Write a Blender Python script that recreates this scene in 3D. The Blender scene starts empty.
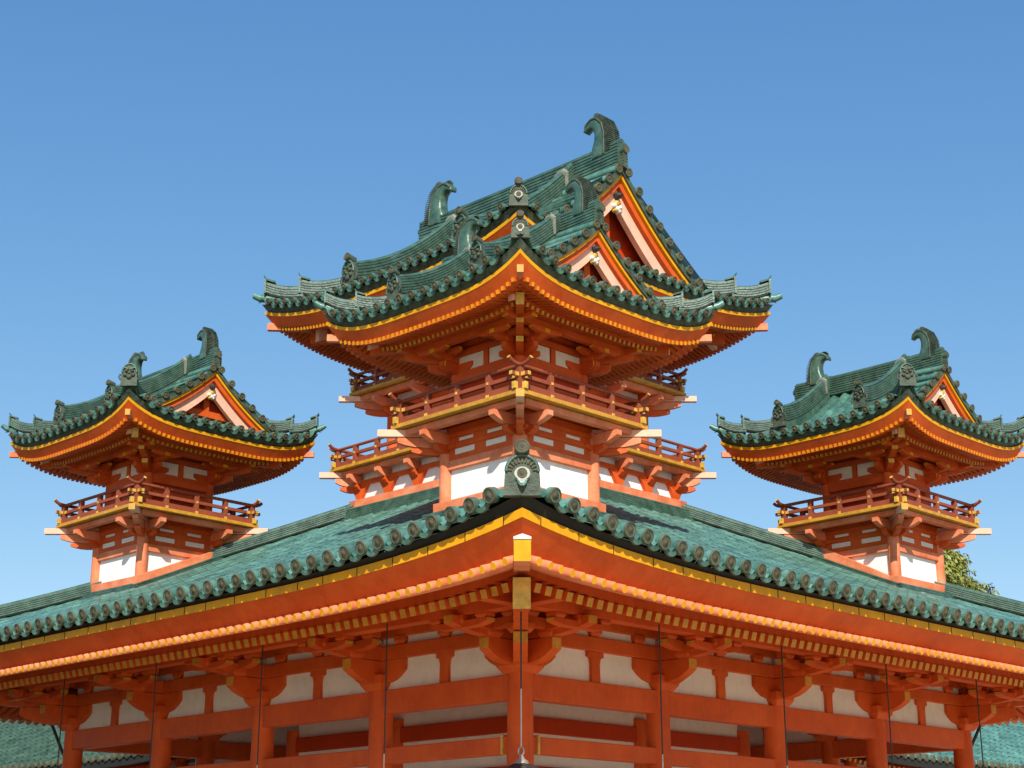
import bpy, math, random
from mathutils import Vector, Matrix
random.seed(7)
PI = math.pi
S2 = math.sqrt(2)
scene = bpy.context.scene
col = scene.collection
EYE = 1.6                      # eye height of the photographer above the court

# ------------------------------------------------------------------ camera
cam_data = bpy.data.cameras.new('camera')
cam = bpy.data.objects.new('camera', cam_data)
col.objects.link(cam)
F_PX = 1623.84
cam_data.sensor_width = 36.0
cam_data.lens = F_PX * 36.0 / 1024.0
cam_data.clip_end = 3000
TH = 0.3044
cam.location = (15.6036, -15.7189, EYE)
d = Vector((-1 / S2 * math.cos(TH), 1 / S2 * math.cos(TH), math.sin(TH)))
cam.rotation_euler = d.to_track_quat('-Z', 'Y').to_euler()
scene.camera = cam

# ------------------------------------------------------------------ light
SUN_EL = math.radians(38.5)
SUN_AZ = math.radians(-43)     # direction towards the sun, from +X counter-clockwise
SKY_CURVE = ((0.779, 1.155), (1.272, 0.8375), (2.129, 0.588))
world = bpy.data.worlds.new('World')
scene.world = world
world.use_nodes = True
wn = world.node_tree
wn.nodes.clear()
sky = wn.nodes.new('ShaderNodeTexSky')
sky.sky_type = 'NISHITA'
sky.sun_disc = False
sky.sun_elevation = SUN_EL
sky.sun_rotation = PI / 2 - SUN_AZ
sky.altitude = 0
sky.air_density = 1.0
sky.dust_density = 0.3
sky.ozone_density = 3.0
bg = wn.nodes.new('ShaderNodeBackground')
bg.inputs['Strength'].default_value = 0.11
wo = wn.nodes.new('ShaderNodeOutputWorld')
# camera response to the sky: one power curve per channel
sep = wn.nodes.new('ShaderNodeSeparateColor')
com = wn.nodes.new('ShaderNodeCombineColor')
wn.links.new(sky.outputs[0], sep.inputs[0])
for ch, (gain, gam) in enumerate(SKY_CURVE):
    pw = wn.nodes.new('ShaderNodeMath'); pw.operation = 'POWER'
    pw.inputs[1].default_value = gam
    ml = wn.nodes.new('ShaderNodeMath'); ml.operation = 'MULTIPLY'
    ml.inputs[1].default_value = gain
    wn.links.new(sep.outputs[ch], pw.inputs[0])
    wn.links.new(pw.outputs[0], ml.inputs[0])
    wn.links.new(ml.outputs[0], com.inputs[ch])
wn.links.new(com.outputs[0], bg.inputs[0])
wn.links.new(bg.outputs[0], wo.inputs[0])
sun_d = bpy.data.lights.new('sun', 'SUN')
sun_d.energy = 4.9
sun_d.angle = math.radians(0.5)
sun_d.color = (1.0, 0.94, 0.84)
sun = bpy.data.objects.new('sun', sun_d)
col.objects.link(sun)
sv = Vector((math.cos(SUN_EL) * math.cos(SUN_AZ), math.cos(SUN_EL) * math.sin(SUN_AZ), math.sin(SUN_EL)))
sun.rotation_euler = sv.to_track_quat('Z', 'Y').to_euler()
scene.view_settings.view_transform = 'Standard'
scene.view_settings.look = 'None'
scene.view_settings.gamma = 1
scene.view_settings.exposure = 0.35
scene.render.resolution_x = 1024
scene.render.resolution_y = 768


# ------------------------------------------------------------------ materials
def mat(name, base, rough=0.55, var=0.18, scale=6.0, bump=0.12, spec=0.5, second=None, tile=False, metal=0.0, grime=0.0, streak=0.0, streak_col=(0.10, 0.085, 0.06)):
    m = bpy.data.materials.new(name)
    m.use_nodes = True
    n = m.node_tree.nodes
    l = m.node_tree.links
    b = n['Principled BSDF']
    b.inputs['Roughness'].default_value = rough
    b.inputs['Metallic'].default_value = metal
    b.inputs['Specular IOR Level'].default_value = spec
    tc = n.new('ShaderNodeTexCoord')
    oi = n.new('ShaderNodeObjectInfo')
    add = n.new('ShaderNodeVectorMath')
    add.operation = 'ADD'
    sc = n.new('ShaderNodeVectorMath')
    sc.operation = 'SCALE'
    cmb = n.new('ShaderNodeCombineXYZ')
    for k in range(3):
        l.new(oi.outputs['Random'], cmb.inputs[k])
    l.new(cmb.outputs[0], sc.inputs[0])
    sc.inputs['Scale'].default_value = 37.0
    l.new(tc.outputs['Object'], add.inputs[0])
    l.new(sc.outputs[0], add.inputs[1])
    no = n.new('ShaderNodeTexNoise')
    no.inputs['Scale'].default_value = scale
    no.inputs['Detail'].default_value = 6
    no.inputs['Roughness'].default_value = 0.65
    l.new(add.outputs[0], no.inputs['Vector'])
    ramp = n.new('ShaderNodeValToRGB')
    sec = second or tuple(min(1, c * (1 + var)) for c in base)
    lo = tuple(c * (1 - var) for c in base)
    ramp.color_ramp.elements[0].position = 0.3
    ramp.color_ramp.elements[0].color = (*lo, 1)
    ramp.color_ramp.elements[1].position = 0.72
    ramp.color_ramp.elements[1].color = (*sec, 1)
    l.new(no.outputs['Fac'], ramp.inputs[0])
    out = ramp.outputs[0]
    if tile:
        at = n.new('ShaderNodeAttribute')
        at.attribute_name = 'rnd'
        mr = n.new('ShaderNodeMapRange')
        mr.inputs['To Min'].default_value = 0.76
        mr.inputs['To Max'].default_value = 1.24
        l.new(at.outputs['Fac'], mr.inputs['Value'])
        mx = n.new('ShaderNodeMix')
        mx.data_type = 'RGBA'
        mx.blend_type = 'MULTIPLY'
        mx.inputs['Factor'].default_value = 1
        l.new(out, mx.inputs[6])
        l.new(mr.outputs[0], mx.inputs[7])
        out = mx.outputs[2]
    if grime > 0:
        n2 = n.new('ShaderNodeTexNoise')
        n2.inputs['Scale'].default_value = scale * 3.1
        n2.inputs['Detail'].default_value = 8
        n2.inputs['Roughness'].default_value = 0.75
        l.new(add.outputs[0], n2.inputs['Vector'])
        r2 = n.new('ShaderNodeValToRGB')
        r2.color_ramp.elements[0].position = 0.52
        r2.color_ramp.elements[0].color = (0, 0, 0, 1)
        r2.color_ramp.elements[1].position = 0.78
        r2.color_ramp.elements[1].color = (grime, grime, grime, 1)
        l.new(n2.outputs['Fac'], r2.inputs[0])
        mg = n.new('ShaderNodeMix')
        mg.data_type = 'RGBA'
        l.new(r2.outputs[0], mg.inputs['Factor'])
        l.new(out, mg.inputs[6])
        mg.inputs[7].default_value = (0.06, 0.055, 0.045, 1)
        out = mg.outputs[2]
    if streak > 0:
        mp = n.new('ShaderNodeMapping')
        mp.inputs['Scale'].default_value = (5.0, 5.0, 0.7)
        l.new(add.outputs[0], mp.inputs['Vector'])
        n3 = n.new('ShaderNodeTexNoise')
        n3.inputs['Scale'].default_value = 3.0
        n3.inputs['Detail'].default_value = 7
        n3.inputs['Roughness'].default_value = 0.7
        l.new(mp.outputs[0], n3.inputs['Vector'])
        r3 = n.new('ShaderNodeValToRGB')
        r3.color_ramp.elements[0].position = 0.48
        r3.color_ramp.elements[0].color = (0, 0, 0, 1)
        r3.color_ramp.elements[1].position = 0.80
        r3.color_ramp.elements[1].color = (streak, streak, streak, 1)
        l.new(n3.outputs['Fac'], r3.inputs[0])
        ms = n.new('ShaderNodeMix')
        ms.data_type = 'RGBA'
        l.new(r3.outputs[0], ms.inputs['Factor'])
        l.new(out, ms.inputs[6])
        ms.inputs[7].default_value = (*streak_col, 1)
        out = ms.outputs[2]
    l.new(out, b.inputs['Base Color'])
    rr = n.new('ShaderNodeMapRange')
    rr.inputs['To Min'].default_value = max(0.05, rough - 0.15)
    rr.inputs['To Max'].default_value = min(1, rough + 0.18)
    l.new(no.outputs['Fac'], rr.inputs['Value'])
    l.new(rr.outputs[0], b.inputs['Roughness'])
    if bump:
        bn = n.new('ShaderNodeTexNoise')
        bn.inputs['Scale'].default_value = scale * 5
        bn.inputs['Detail'].default_value = 5
        l.new(add.outputs[0], bn.inputs['Vector'])
        bp = n.new('ShaderNodeBump')
        bp.inputs['Strength'].default_value = bump
        bp.inputs['Distance'].default_value = 0.02
        l.new(bn.outputs['Fac'], bp.inputs['Height'])
        l.new(bp.outputs[0], b.inputs['Normal'])
    return m


M = {}
M['red'] = mat('vermilion_paint', (0.60, 0.075, 0.005), 0.55, 0.22, 1.8, 0.12, 0.22, second=(0.68, 0.115, 0.018), grime=0.22, streak=0.28, streak_col=(0.70, 0.18, 0.07))
M['redpale'] = mat('weathered_sunlit_vermilion', (0.68, 0.145, 0.04), 0.6, 0.16, 3.0, 0.15, 0.25, grime=0.4, streak=0.4, streak_col=(0.42, 0.10, 0.045), second=(0.78, 0.30, 0.16))
M['pink'] = mat('sunlit_bleached_vermilion', (0.78, 0.42, 0.29), 0.65, 0.12, 4.0, 0.1, grime=0.2)  # bleached vermilion, lightened further to hold a sunlit look in the colour
M['ochre'] = mat('weathered_yellow_board', (0.52, 0.25, 0.018), 0.55, 0.25, 9.0, 0.15, grime=0.45)
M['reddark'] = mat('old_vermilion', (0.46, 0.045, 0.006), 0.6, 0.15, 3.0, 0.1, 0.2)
M['maroon'] = mat('maroon_rail_paint', (0.25, 0.058, 0.026), 0.6, 0.2, 6.0, 0.1, 0.25, grime=0.25)
M['yellow'] = mat('yellow_ochre_paint', (0.68, 0.31, 0.003), 0.55, 0.16, 4.0, 0.1, 0.25, grime=0.3, streak=0.3, streak_col=(0.40, 0.17, 0.01))
M['brass'] = mat('gilt_fitting', (0.58, 0.36, 0.05), 0.4, 0.3, 14.0, 0.15, grime=0.5)
M['plaster'] = mat('white_plaster', (0.80, 0.79, 0.76), 0.8, 0.06, 2.5, 0.08, grime=0.12, streak=0.35, streak_col=(0.42, 0.38, 0.32))
M['cream'] = mat('cream_plaster', (0.75, 0.70, 0.62), 0.8, 0.08, 2.5, 0.08, grime=0.2, streak=0.16, streak_col=(0.38, 0.31, 0.23))
M['tile'] = mat('green_glazed_tile', (0.050, 0.150, 0.112), 0.3, 0.35, 5.0, 0.10, 0.5, second=(0.125, 0.285, 0.235), tile=True, grime=0.45)
M['darktile'] = mat('deep_green_glazed_tile', (0.036, 0.112, 0.080), 0.28, 0.4, 6.0, 0.14, 0.5, second=(0.095, 0.225, 0.172), tile=True, grime=0.6)
M['lip'] = mat('eave_pan_tile', (0.036, 0.098, 0.066), 0.35, 0.35, 9.0, 0.15, 0.4, second=(0.10, 0.20, 0.145), tile=True, grime=0.5)
M['wingtile'] = mat('dark_green_wing_tile', (0.025, 0.060, 0.038), 0.6, 0.35, 4.0, 0.2, 0.3, second=(0.062, 0.125, 0.082), tile=True, grime=0.6)  # darker green for the left wing's roof
M['ridge'] = mat('green_ridge_tile', (0.031, 0.085, 0.058), 0.34, 0.35, 7.0, 0.18, 0.5, second=(0.078, 0.158, 0.112), grime=0.7)
M['disc'] = mat('weathered_tile_end', (0.055, 0.052, 0.028), 0.65, 0.35, 9.0, 0.25, 0.3, second=(0.12, 0.115, 0.065), grime=0.4)
M['mortar'] = mat('grey_mortar', (0.21, 0.20, 0.155), 0.8, 0.3, 14.0, 0.2, grime=0.5)
M['dark'] = mat('dark_mortar_and_shade', (0.010, 0.011, 0.009), 0.8, 0.3, 8.0, 0.2)  # mortar darkened for the shade under tiles; also paints wing eave shade
M['demon'] = mat('dark_ornament_tile', (0.035, 0.052, 0.036), 0.55, 0.4, 12.0, 0.3, 0.3, second=(0.095, 0.125, 0.085), grime=0.4)
M['crest'] = mat('pale_worn_crest', (0.42, 0.42, 0.36), 0.6, 0.25, 30.0, 0.3, grime=0.5)
M['white'] = mat('white_mortar', (0.72, 0.70, 0.64), 0.8, 0.12, 12.0, 0.2, grime=0.3)
M['iron'] = mat('dark_iron', (0.03, 0.028, 0.026), 0.5, 0.3, 10.0, 0.1)
M['zinc'] = mat('pale_metal', (0.5, 0.48, 0.42), 0.4, 0.2, 12.0, 0.1, metal=0.6)
M['gravel'] = mat('pale_gravel', (0.52, 0.40, 0.25), 0.95, 0.15, 9.0, 0.5)
M['bounce_cut'] = mat('dark_bounce_cut', (0.03, 0.035, 0.014), 0.95, 0.3, 3.0, 0.4)  # dark colour of the added sheet that cuts bounced light
M['stone'] = mat('grey_stone', (0.33, 0.32, 0.30), 0.85, 0.15, 5.0, 0.3)
M['bark'] = mat('bark', (0.11, 0.08, 0.055), 0.9, 0.3, 8.0, 0.6)
M['leaf'] = mat('leaf', (0.16, 0.185, 0.02), 0.5, 0.35, 1.3, 0.0, second=(0.28, 0.29, 0.04), tile=True)


# ------------------------------------------------------------------ mesh builder
class MB:
    def __init__(s):
        s.v = []; s.f = []; s.m = []; s.sm = []; s.r = []; s.mats = []

    def mi(s, m):
        if m not in s.mats:
            s.mats.append(m)
        return s.mats.index(m)

    def add(s, vs, fs, m, smooth=False, rnd=0.5):
        o = len(s.v)
        s.v.extend([tuple(p) for p in vs])
        k = s.mi(m)
        for f in fs:
            s.f.append(tuple(i + o for i in f)); s.m.append(k); s.sm.append(smooth); s.r.append(rnd)

    def box(s, c, size, m, rz=0.0):
        hx, hy, hz = size[0] / 2, size[1] / 2, size[2] / 2
        ca, sa = math.cos(rz), math.sin(rz)
        vs = []
        for z in (-hz, hz):
            for x, y in ((-hx, -hy), (hx, -hy), (hx, hy), (-hx, hy)):
                vs.append((c[0] + x * ca - y * sa, c[1] + x * sa + y * ca, c[2] + z))
        s.add(vs, [(3, 2, 1, 0), (4, 5, 6, 7), (0, 1, 5, 4), (1, 2, 6, 5), (2, 3, 7, 6), (3, 0, 4, 7)], m)

    def bar(s, p0, p1, w, h, m, end0=None, end1=None):
        p0 = Vector(p0); p1 = Vector(p1)
        d = (p1 - p0).normalized()
        up = Vector((0, 0, 1))
        if abs(d.z) > 0.98:
            up = Vector((0, 1, 0))
        side = d.cross(up).normalized()
        u = side.cross(d).normalized()
        vs = []
        for p in (p0, p1):
            for a, b in ((-1, -1), (1, -1), (1, 1), (-1, 1)):
                vs.append(p + side * (a * w / 2) + u * (b * h / 2))
        s.add(vs, [(0, 4, 5, 1), (1, 5, 6, 2), (2, 6, 7, 3), (3, 7, 4, 0)], m)
        s.add(vs[:4], [(0, 1, 2, 3)], end0 or m)
        s.add(vs[4:], [(3, 2, 1, 0)], end1 or m)

    def sweep(s, path, sec, m, smooth=False, caps=True, capm=None, rnd=0.5):
        """section of (side, up) swept along a path, side horizontal, up vertical"""
        P = [Vector(p) for p in path]
        n = len(sec)
        vs = []
        for i, p in enumerate(P):
            a = P[max(0, i - 1)]; b = P[min(len(P) - 1, i + 1)]
            t = b - a
            side = Vector((t.y, -t.x, 0))
            side = side.normalized() if side.length > 1e-9 else Vector((1, 0, 0))
            for q in sec:
                vs.append(p + side * q[0] + Vector((0, 0, q[1])))
        fs = []
        for i in range(len(P) - 1):
            for j in range(n):
                k = (j + 1) % n
                fs.append((i * n + j, i * n + k, (i + 1) * n + k, (i + 1) * n + j))
        s.add(vs, fs, m, smooth, rnd)
        if caps:
            s.add(vs[:n], [tuple(range(n - 1, -1, -1))], capm or m)
            s.add(vs[-n:], [tuple(range(n))], capm or m)

    def tube(s, path, r, m, n=10, caps=True, capm=None, rnd=0.5):
        P = [Vector(p) for p in path]
        rs = r if isinstance(r, (list, tuple)) else [r] * len(P)
        vs = []
        prev = None
        for i, p in enumerate(P):
            t = (P[min(len(P) - 1, i + 1)] - P[max(0, i - 1)]).normalized()
            if prev is None:
                a = Vector((0, 0, 1)) if abs(t.z) < 0.9 else Vector((1, 0, 0))
            else:
                a = prev
            side = t.cross(a).normalized()
            up = side.cross(t).normalized()
            prev = up
            for j in range(n):
                an = 2 * PI * j / n
                vs.append(p + side * (math.cos(an) * rs[i]) + up * (math.sin(an) * rs[i]))
        fs = []
        for i in range(len(P) - 1):
            for j in range(n):
                k = (j + 1) % n
                fs.append((i * n + j, (i + 1) * n + j, (i + 1) * n + k, i * n + k))
        s.add(vs, fs, m, True, rnd)
        if caps:
            s.add(vs[:n], [tuple(range(n))], capm or m, False, rnd)
            s.add(vs[-n:], [tuple(range(n - 1, -1, -1))], capm or m, False, rnd)

    def lathe(s, c, axis, prof, m, n=18, smooth=True, rnd=0.5):
        """prof: (radius, distance along axis)"""
        c = Vector(c); ax = Vector(axis).normalized()
        a = Vector((0, 0, 1)) if abs(ax.z) < 0.9 else Vector((1, 0, 0))
        e1 = ax.cross(a).normalized(); e2 = ax.cross(e1).normalized()
        vs = []
        for r, h in prof:
            for j in range(n):
                an = 2 * PI * j / n
                vs.append(c + ax * h + e1 * (r * math.cos(an)) + e2 * (r * math.sin(an)))
        fs = []
        for i in range(len(prof) - 1):
            for j in range(n):
                k = (j + 1) % n
                fs.append((i * n + j, i * n + k, (i + 1) * n + k, (i + 1) * n + j))
        s.add(vs, fs, m, smooth, rnd)
        s.add(vs[:n], [tuple(range(n - 1, -1, -1))], m, False, rnd)
        s.add(vs[-n:], [tuple(range(n))], m, False, rnd)

    def prism(s, poly, origin, ex, ey, th, m, sidem=None):
        """flat outline (2D) in the plane ex,ey, thickness th centred"""
        o = Vector(origin); ex = Vector(ex); ey = Vector(ey)
        nz = ex.cross(ey).normalized()
        n = len(poly)
        vs = [o + ex * a + ey * b + nz * (th / 2) for a, b in poly] + [o + ex * a + ey * b - nz * (th / 2) for a, b in poly]
        s.add(vs, [tuple(range(n)), tuple(range(2 * n - 1, n - 1, -1))], m)
        s.add(vs, [(i, i + n, (i + 1) % n + n, (i + 1) % n) for i in range(n)], sidem or m)

    def build(s, name, parent=None, loc=(0, 0, 0), rz=0.0, bevel=0.0):
        me = bpy.data.meshes.new(name)
        me.from_pydata(s.v, [], s.f)
        for m in s.mats:
            me.materials.append(m)
        me.polygons.foreach_set('material_index', s.m)
        me.polygons.foreach_set('use_smooth', s.sm)
        at = me.attributes.new('rnd', 'FLOAT', 'FACE')
        at.data.foreach_set('value', s.r)
        me.update()
        o = bpy.data.objects.new(name, me)
        col.objects.link(o)
        o.parent = parent
        o.location = loc
        o.rotation_euler = (0, 0, rz)
        if bevel:
            b = o.modifiers.new('bevel', 'BEVEL')
            b.width = bevel; b.segments = 2; b.limit_method = 'ANGLE'
            b.use_clamp_overlap = True
        return o


def tag(o, label, cat=None, group=None, kind=None):
    if label: o['label'] = label
    if cat: o['category'] = cat
    if group: o['group'] = group
    if kind: o['kind'] = kind
    return o


def empty(name, loc=(0, 0, 0)):
    o = bpy.data.objects.new(name, None)
    col.objects.link(o)
    o.location = loc
    return o


def rot(k, x, y):
    for _ in range(k % 4):
        x, y = -y, x
    return x, y


# ------------------------------------------------------------------ roof builders
class Roof:
    """square eaves of half size R; concave slope a*s + b*s*s ; corner lift U"""
    def __init__(s, R, z0, a, b, U, p, ntile, gxe=None, gw=None, smax=None, rc=0.30):
        s.R, s.z0, s.a, s.b, s.U, s.p, s.n = R, z0, a, b, U, p, ntile
        s.gxe, s.gw, s.smax, s.rc = gxe, gw, smax, rc
        s.tau = 2 * R / ntile

    def H(s, d):
        return s.a * d + s.b * d * d

    def lift(s, x, y):
        return s.U * (min(abs(x), abs(y)) / s.R) ** s.p

    def z(s, x, y, side=None):
        """height of the sheet; side 'y' forces the main slope, 'x' the skirt"""
        if side == 'y':
            dd = s.R - abs(y)
        elif side == 'x':
            dd = s.R - abs(x)
        elif s.gxe and abs(x) < s.gxe:
            dd = s.R - abs(y)
        else:
            dd = min(s.R - abs(x), s.R - abs(y))
        return s.z0 + s.H(dd) + s.lift(x, y)

    def tiles(s, mb, m, md, ml, sg=.28):
        tau = s.tau
        rc = s.rc * tau
        L = 1.2 * tau
        cs = [(-0.5 * tau, -0.17 * tau), (-0.41 * tau, -0.13 * tau)]
        for j in range(9):
            an = PI - PI * j / 8
            cs.append((rc * math.cos(an), 0.8 * rc * math.sin(an) + 0.02 * tau))
        cs += [(0.41 * tau, -0.13 * tau), (0.5 * tau, -0.17 * tau)]
        for k in range(4):
            main = k in (0, 2)
            for i in range(s.n):
                u = -s.R + tau * (i + 0.5)
                jit = random.uniform(-0.003, 0.003)

                def top(a):
                    t = s.R - abs(a)
                    if s.gxe and main and abs(a) < s.gxe:
                        t = s.R
                    elif s.gw and not main:
                        t = min(t, s.R - s.gw)
                    if s.smax:
                        t = min(t, s.smax)
                    return max(t, 0.0)
                tm = max(top(u - tau / 2), top(u + tau / 2), top(u))
                nt = max(1, int(math.ceil(tm / L)))
                for q in range(nt):
                    s0, s1 = q * L, (q + 1) * L
                    vs = []
                    for ss, ad in ((s0, 0.014 * tau), (s1, 0.0)):
                        for c, h in cs:
                            a = u + c
                            sd = min(ss, top(a))
                            x, y = rot(k, a, -(s.R - sd))
                            zz = s.z0 + s.H(sd) + s.U * (min(abs(a), s.R - sd) / s.R) ** s.p
                            vs.append((x, y, zz + h + ad + jit))
                    n = len(cs)
                    rv = random.random()
                    mb.add(vs, [(j, j + 1, n + j + 1, n + j) for j in range(n - 1)], m, True, rv)
                    # riser of the tile's lower end
                    if q > 0:
                        pass
                if i in (0, s.n - 1):
                    continue
                # eave end: round disc with rings, on a short tube, and hanging pan tile lip
                x, y = rot(k, u, -(s.R + 0.01))
                zz = s.z0 + s.U * (min(1, abs(u) / s.R)) ** s.p + 0.30 * rc
                ox, oy = rot(k, 0, -1)
                ax = (ox, oy, -0.25)
                r = rc * 1.06 * random.uniform(0.96, 1.04)
                c = (x - ox * 0.035, y - oy * 0.035, zz + 0.012)
                mb.lathe(c, ax, [(r * .97, 0), (r * .99, 0.045), (r, 0.062)], m, 14, True, random.random())
                mb.lathe((c[0] + ax[0] * .06, c[1] + ax[1] * .06, c[2] + ax[2] * .06), ax,
                         [(r * 1.02, -0.008), (r * 1.02, 0.006), (r * .86, 0.011), (r * .78, 0.0), (r * .62, 0.0), (r * .55, 0.008),
                          (r * .40, 0.002), (r * .30, 0.010), (r * .08, 0.013)], md, 14, True)
                if i < s.n - 2:
                    e0 = u + 0.12 * tau; e1 = u + 0.88 * tau
                    front, back = [], []
                    nl = 9
                    tops, bots = [], []
                    for j in range(nl):
                        f = j / (nl - 1)
                        a = e0 + (e1 - e0) * f
                        sag = math.sin(PI * f)
                        zl = s.z0 + s.U * (min(1, abs(a) / s.R)) ** s.p
                        tops.append((a, zl + (-0.01 - 0.13 * sag) * tau))
                        bots.append((a, zl + (-0.06 - sg * sag ** 0.6) * tau))
                    vs = []
                    for out in (0.004, 0.0):
                        for a, zz in tops + bots:
                            xx, yy = rot(k, a, -(s.R + out * (1 if out else 0) - (0 if out else .02)))
                            vs.append((xx, yy, zz))
                    rv = random.random()
                    mb.add(vs, [(j, nl + j, nl + j + 1, j + 1) for j in range(nl - 1)], ml, False, rv)
                    o = 2 * nl
                    mb.add(vs, [(nl + j, o + nl + j, o + nl + j + 1, nl + j + 1) for j in range(nl - 1)] + [(j, j + 1, o + j + 1, o + j) for j in range(nl - 1)], ml, True, rv)

    def ring(s, mb, sec, m, n=36, Re=None):
        """closed section of (half size, z) swept round the eaves with mitred corners"""
        ns = len(sec)
        for k in range(4):
            vs = []
            for i in range(n + 1):
                t = -1 + 2 * i / n
                t = math.sin(t * PI / 2) * 0.5 + t * 0.5
                for q in sec:
                    hs, z = q[0], q[1]
                    um = q[2] if len(q) > 2 else 1.0
                    x, y = rot(k, hs * t, -hs)
                    vs.append((x, y, z + um * s.U * abs(t) ** s.p * min(1.0, hs / s.R) ** s.p))
            fs = []
            for i in range(n):
                for j in range(ns):
                    q = (j + 1) % ns
                    fs.append((i * ns + j, (i + 1) * ns + j, (i + 1) * ns + q, i * ns + q))
            mb.add(vs, fs, m, False)

    def rafters(s, mb, hs, zt, slope, length, w, n, m, mend, um=1.0):
        """parallel rafters on four sides; zt = centre height of the tip at mid eave"""
        for k in range(4):
            for i in range(n):
                a = -hs + 2 * hs * (i + 0.5) / n
                ln = min(length, hs - abs(a) - w * 0.6)
                if ln < 0.06:
                    continue
                up = um * s.U * (abs(a) / hs) ** s.p * min(1, hs / s.R) ** s.p
                hi = hs - ln
                up2 = um * s.U * (min(abs(a), hi) / s.R) ** s.p
                x0, y0 = rot(k, a, -hs)
                x1, y1 = rot(k, a, -hi)
                mb.bar((x0, y0, zt + up), (x1, y1, zt + slope * ln + min(up, up2 + 0.3 * up)), w, w * 1.1, m, mend, m)

    def round_rafters(s, mb, hs, zt, slope, length, r, n, m, mend, um=1.0):
        for k in range(4):
            for i in range(n):
                a = -hs + 2 * hs * (i + 0.5) / n
                ln = min(length, hs - abs(a) - r)
                if ln < 0.06:
                    continue
                up = um * s.U * (abs(a) / hs) ** s.p * min(1, hs / s.R) ** s.p
                up2 = um * s.U * (min(abs(a), hs - ln) / s.R) ** s.p
                jr = random.uniform(-.004, .004)
                ax = []
                for q in (-.006, 0.004, ln):
                    x, y = rot(k, a + jr, -(hs - q))
                    ax.append((x, y, zt + slope * q + up + (min(up, up2 + .3 * up) - up) * max(0, q) / ln))
                mb.tube(ax, [r * .8, r, r], m, 10, True, mend)


def stack(mb, path, w, layers, lh, cap, m, m2=None, wmin=None):
    """ridge of stacked flat tiles with a round cap"""
    for i in range(layers):
        f = i / max(1, layers - 1)
        ww = w * (1 - 0.18 * f) + random.uniform(-.004, .004)
        z0 = i * lh
        mb.sweep(path, [(-ww / 2, z0 + .2 * lh), (-ww / 2, z0 + lh * .85), (ww / 2, z0 + lh * .85), (ww / 2, z0 + .2 * lh)], m)
        mb.sweep(path, [(-ww * .42, z0 - .15 * lh), (-ww * .42, z0 + lh * .25), (ww * .42, z0 + lh * .25), (ww * .42, z0 - .15 * lh)], m2 or m)
    zc = layers * lh
    sec = [(cap * math.cos(PI * j / 8), zc + cap * math.sin(PI * j / 8) * .9) for j in range(9)]
    mb.sweep(path, sec, m, True)


def demon_tile(w, h, medallion=False, disc=True, scale=1.0):
    """shield shaped ridge end tile facing -Y, foot at the origin"""
    mb = MB()
    pts = [(-w * .54, -h * .3), (w * .54, -h * .3), (w * .52, h * .12)]
    for j in range(13):
        a = PI * j / 12
        pts.append((w * .5 * math.cos(a), h * .42 + h * .50 * math.sin(a)))
    pts.append((-w * .52, h * .12))
    mb.prism(pts, (0, 0, 0), (1, 0, 0), (0, 0, 1), w * .3, M['demon'])
    rim = [(p[0] * .93, -w * .17, p[1]) for p in pts[3:16]]
    mb.tube(rim, w * .055, M['ridge'], 8)
    if medallion:
        for j in range(11):
            a = PI * (j + .5) / 11
            c, sn = math.cos(a), math.sin(a)
            mb.bar((w * .30 * c, -w * .17, h * .42 + h * .27 * sn), (w * .43 * c, -w * .17, h * .42 + h * .42 * sn), w * .06, w * .05, M['disc'])
        heart = [(w * .23 * math.sin(t), h * .36 + w * .20 * math.cos(t) + (-.09 * w if abs(t - PI) < .4 else 0)) for t in [2 * PI * j / 20 for j in range(20)]]
        mb.prism(heart, (0, -w * .165, 0), (1, 0, 0), (0, 0, 1), w * .05, M['crest'])
        mb.lathe((0, -w * .19, h * .37), (0, -1, 0), [(w * .15, 0), (w * .15, w * .02), (w * .14, w * .02), (w * .12, w * .008), (w * .07, w * .012), (w * .04, w * .03)], M['disc'], 16)
    else:
        # face: brow, nose, eyes, cheeks, jaw
        y = -w * .17
        def bump(x, z, r, d, m=M['demon']):
            mb.lathe((x, y - .0, z), (0, -1, 0), [(r, -.01), (r * .93, d * .5), (r * .6, d * .9), (r * .15, d)], m, 10)
        bump(0, h * .38, w * .11, w * .2)
        bump(0, h * .22, w * .2, w * .12)
        for sx in (-1, 1):
            bump(sx * w * .2, h * .52, w * .11, w * .12, M['disc'])
            bump(sx * w * .26, h * .3, w * .13, w * .12)
            mb.bar((sx * w * .05, y - .01, h * .62), (sx * w * .36, y - .01, h * .72), w * .09, w * .09, M['ridge'])
            mb.tube([(sx * w * .55, y * .5, h * .05), (sx * w * .66, y * .5, h * .2), (sx * w * .58, y * .5, h * .36)], w * .07, M['demon'], 7)
    if disc:
        r = w * .23
        ax = Vector((0, -1, .22)).normalized()
        c = Vector((0, w * .25, h * .90 + r * .55))
        mb.lathe(c, ax, [(r * .92, 0), (r * .95, w * .55)], M['demon'], 16)
        mb.lathe(c + ax * (w * .55), ax, [(r, -.012), (r, .008), (r * .85, .014), (r * .75, .002), (r * .6, .002), (r * .5, .012), (r * .36, .003), (r * .2, .014), (r * .06, .016)], M['disc'], 16)
    return mb


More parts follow.
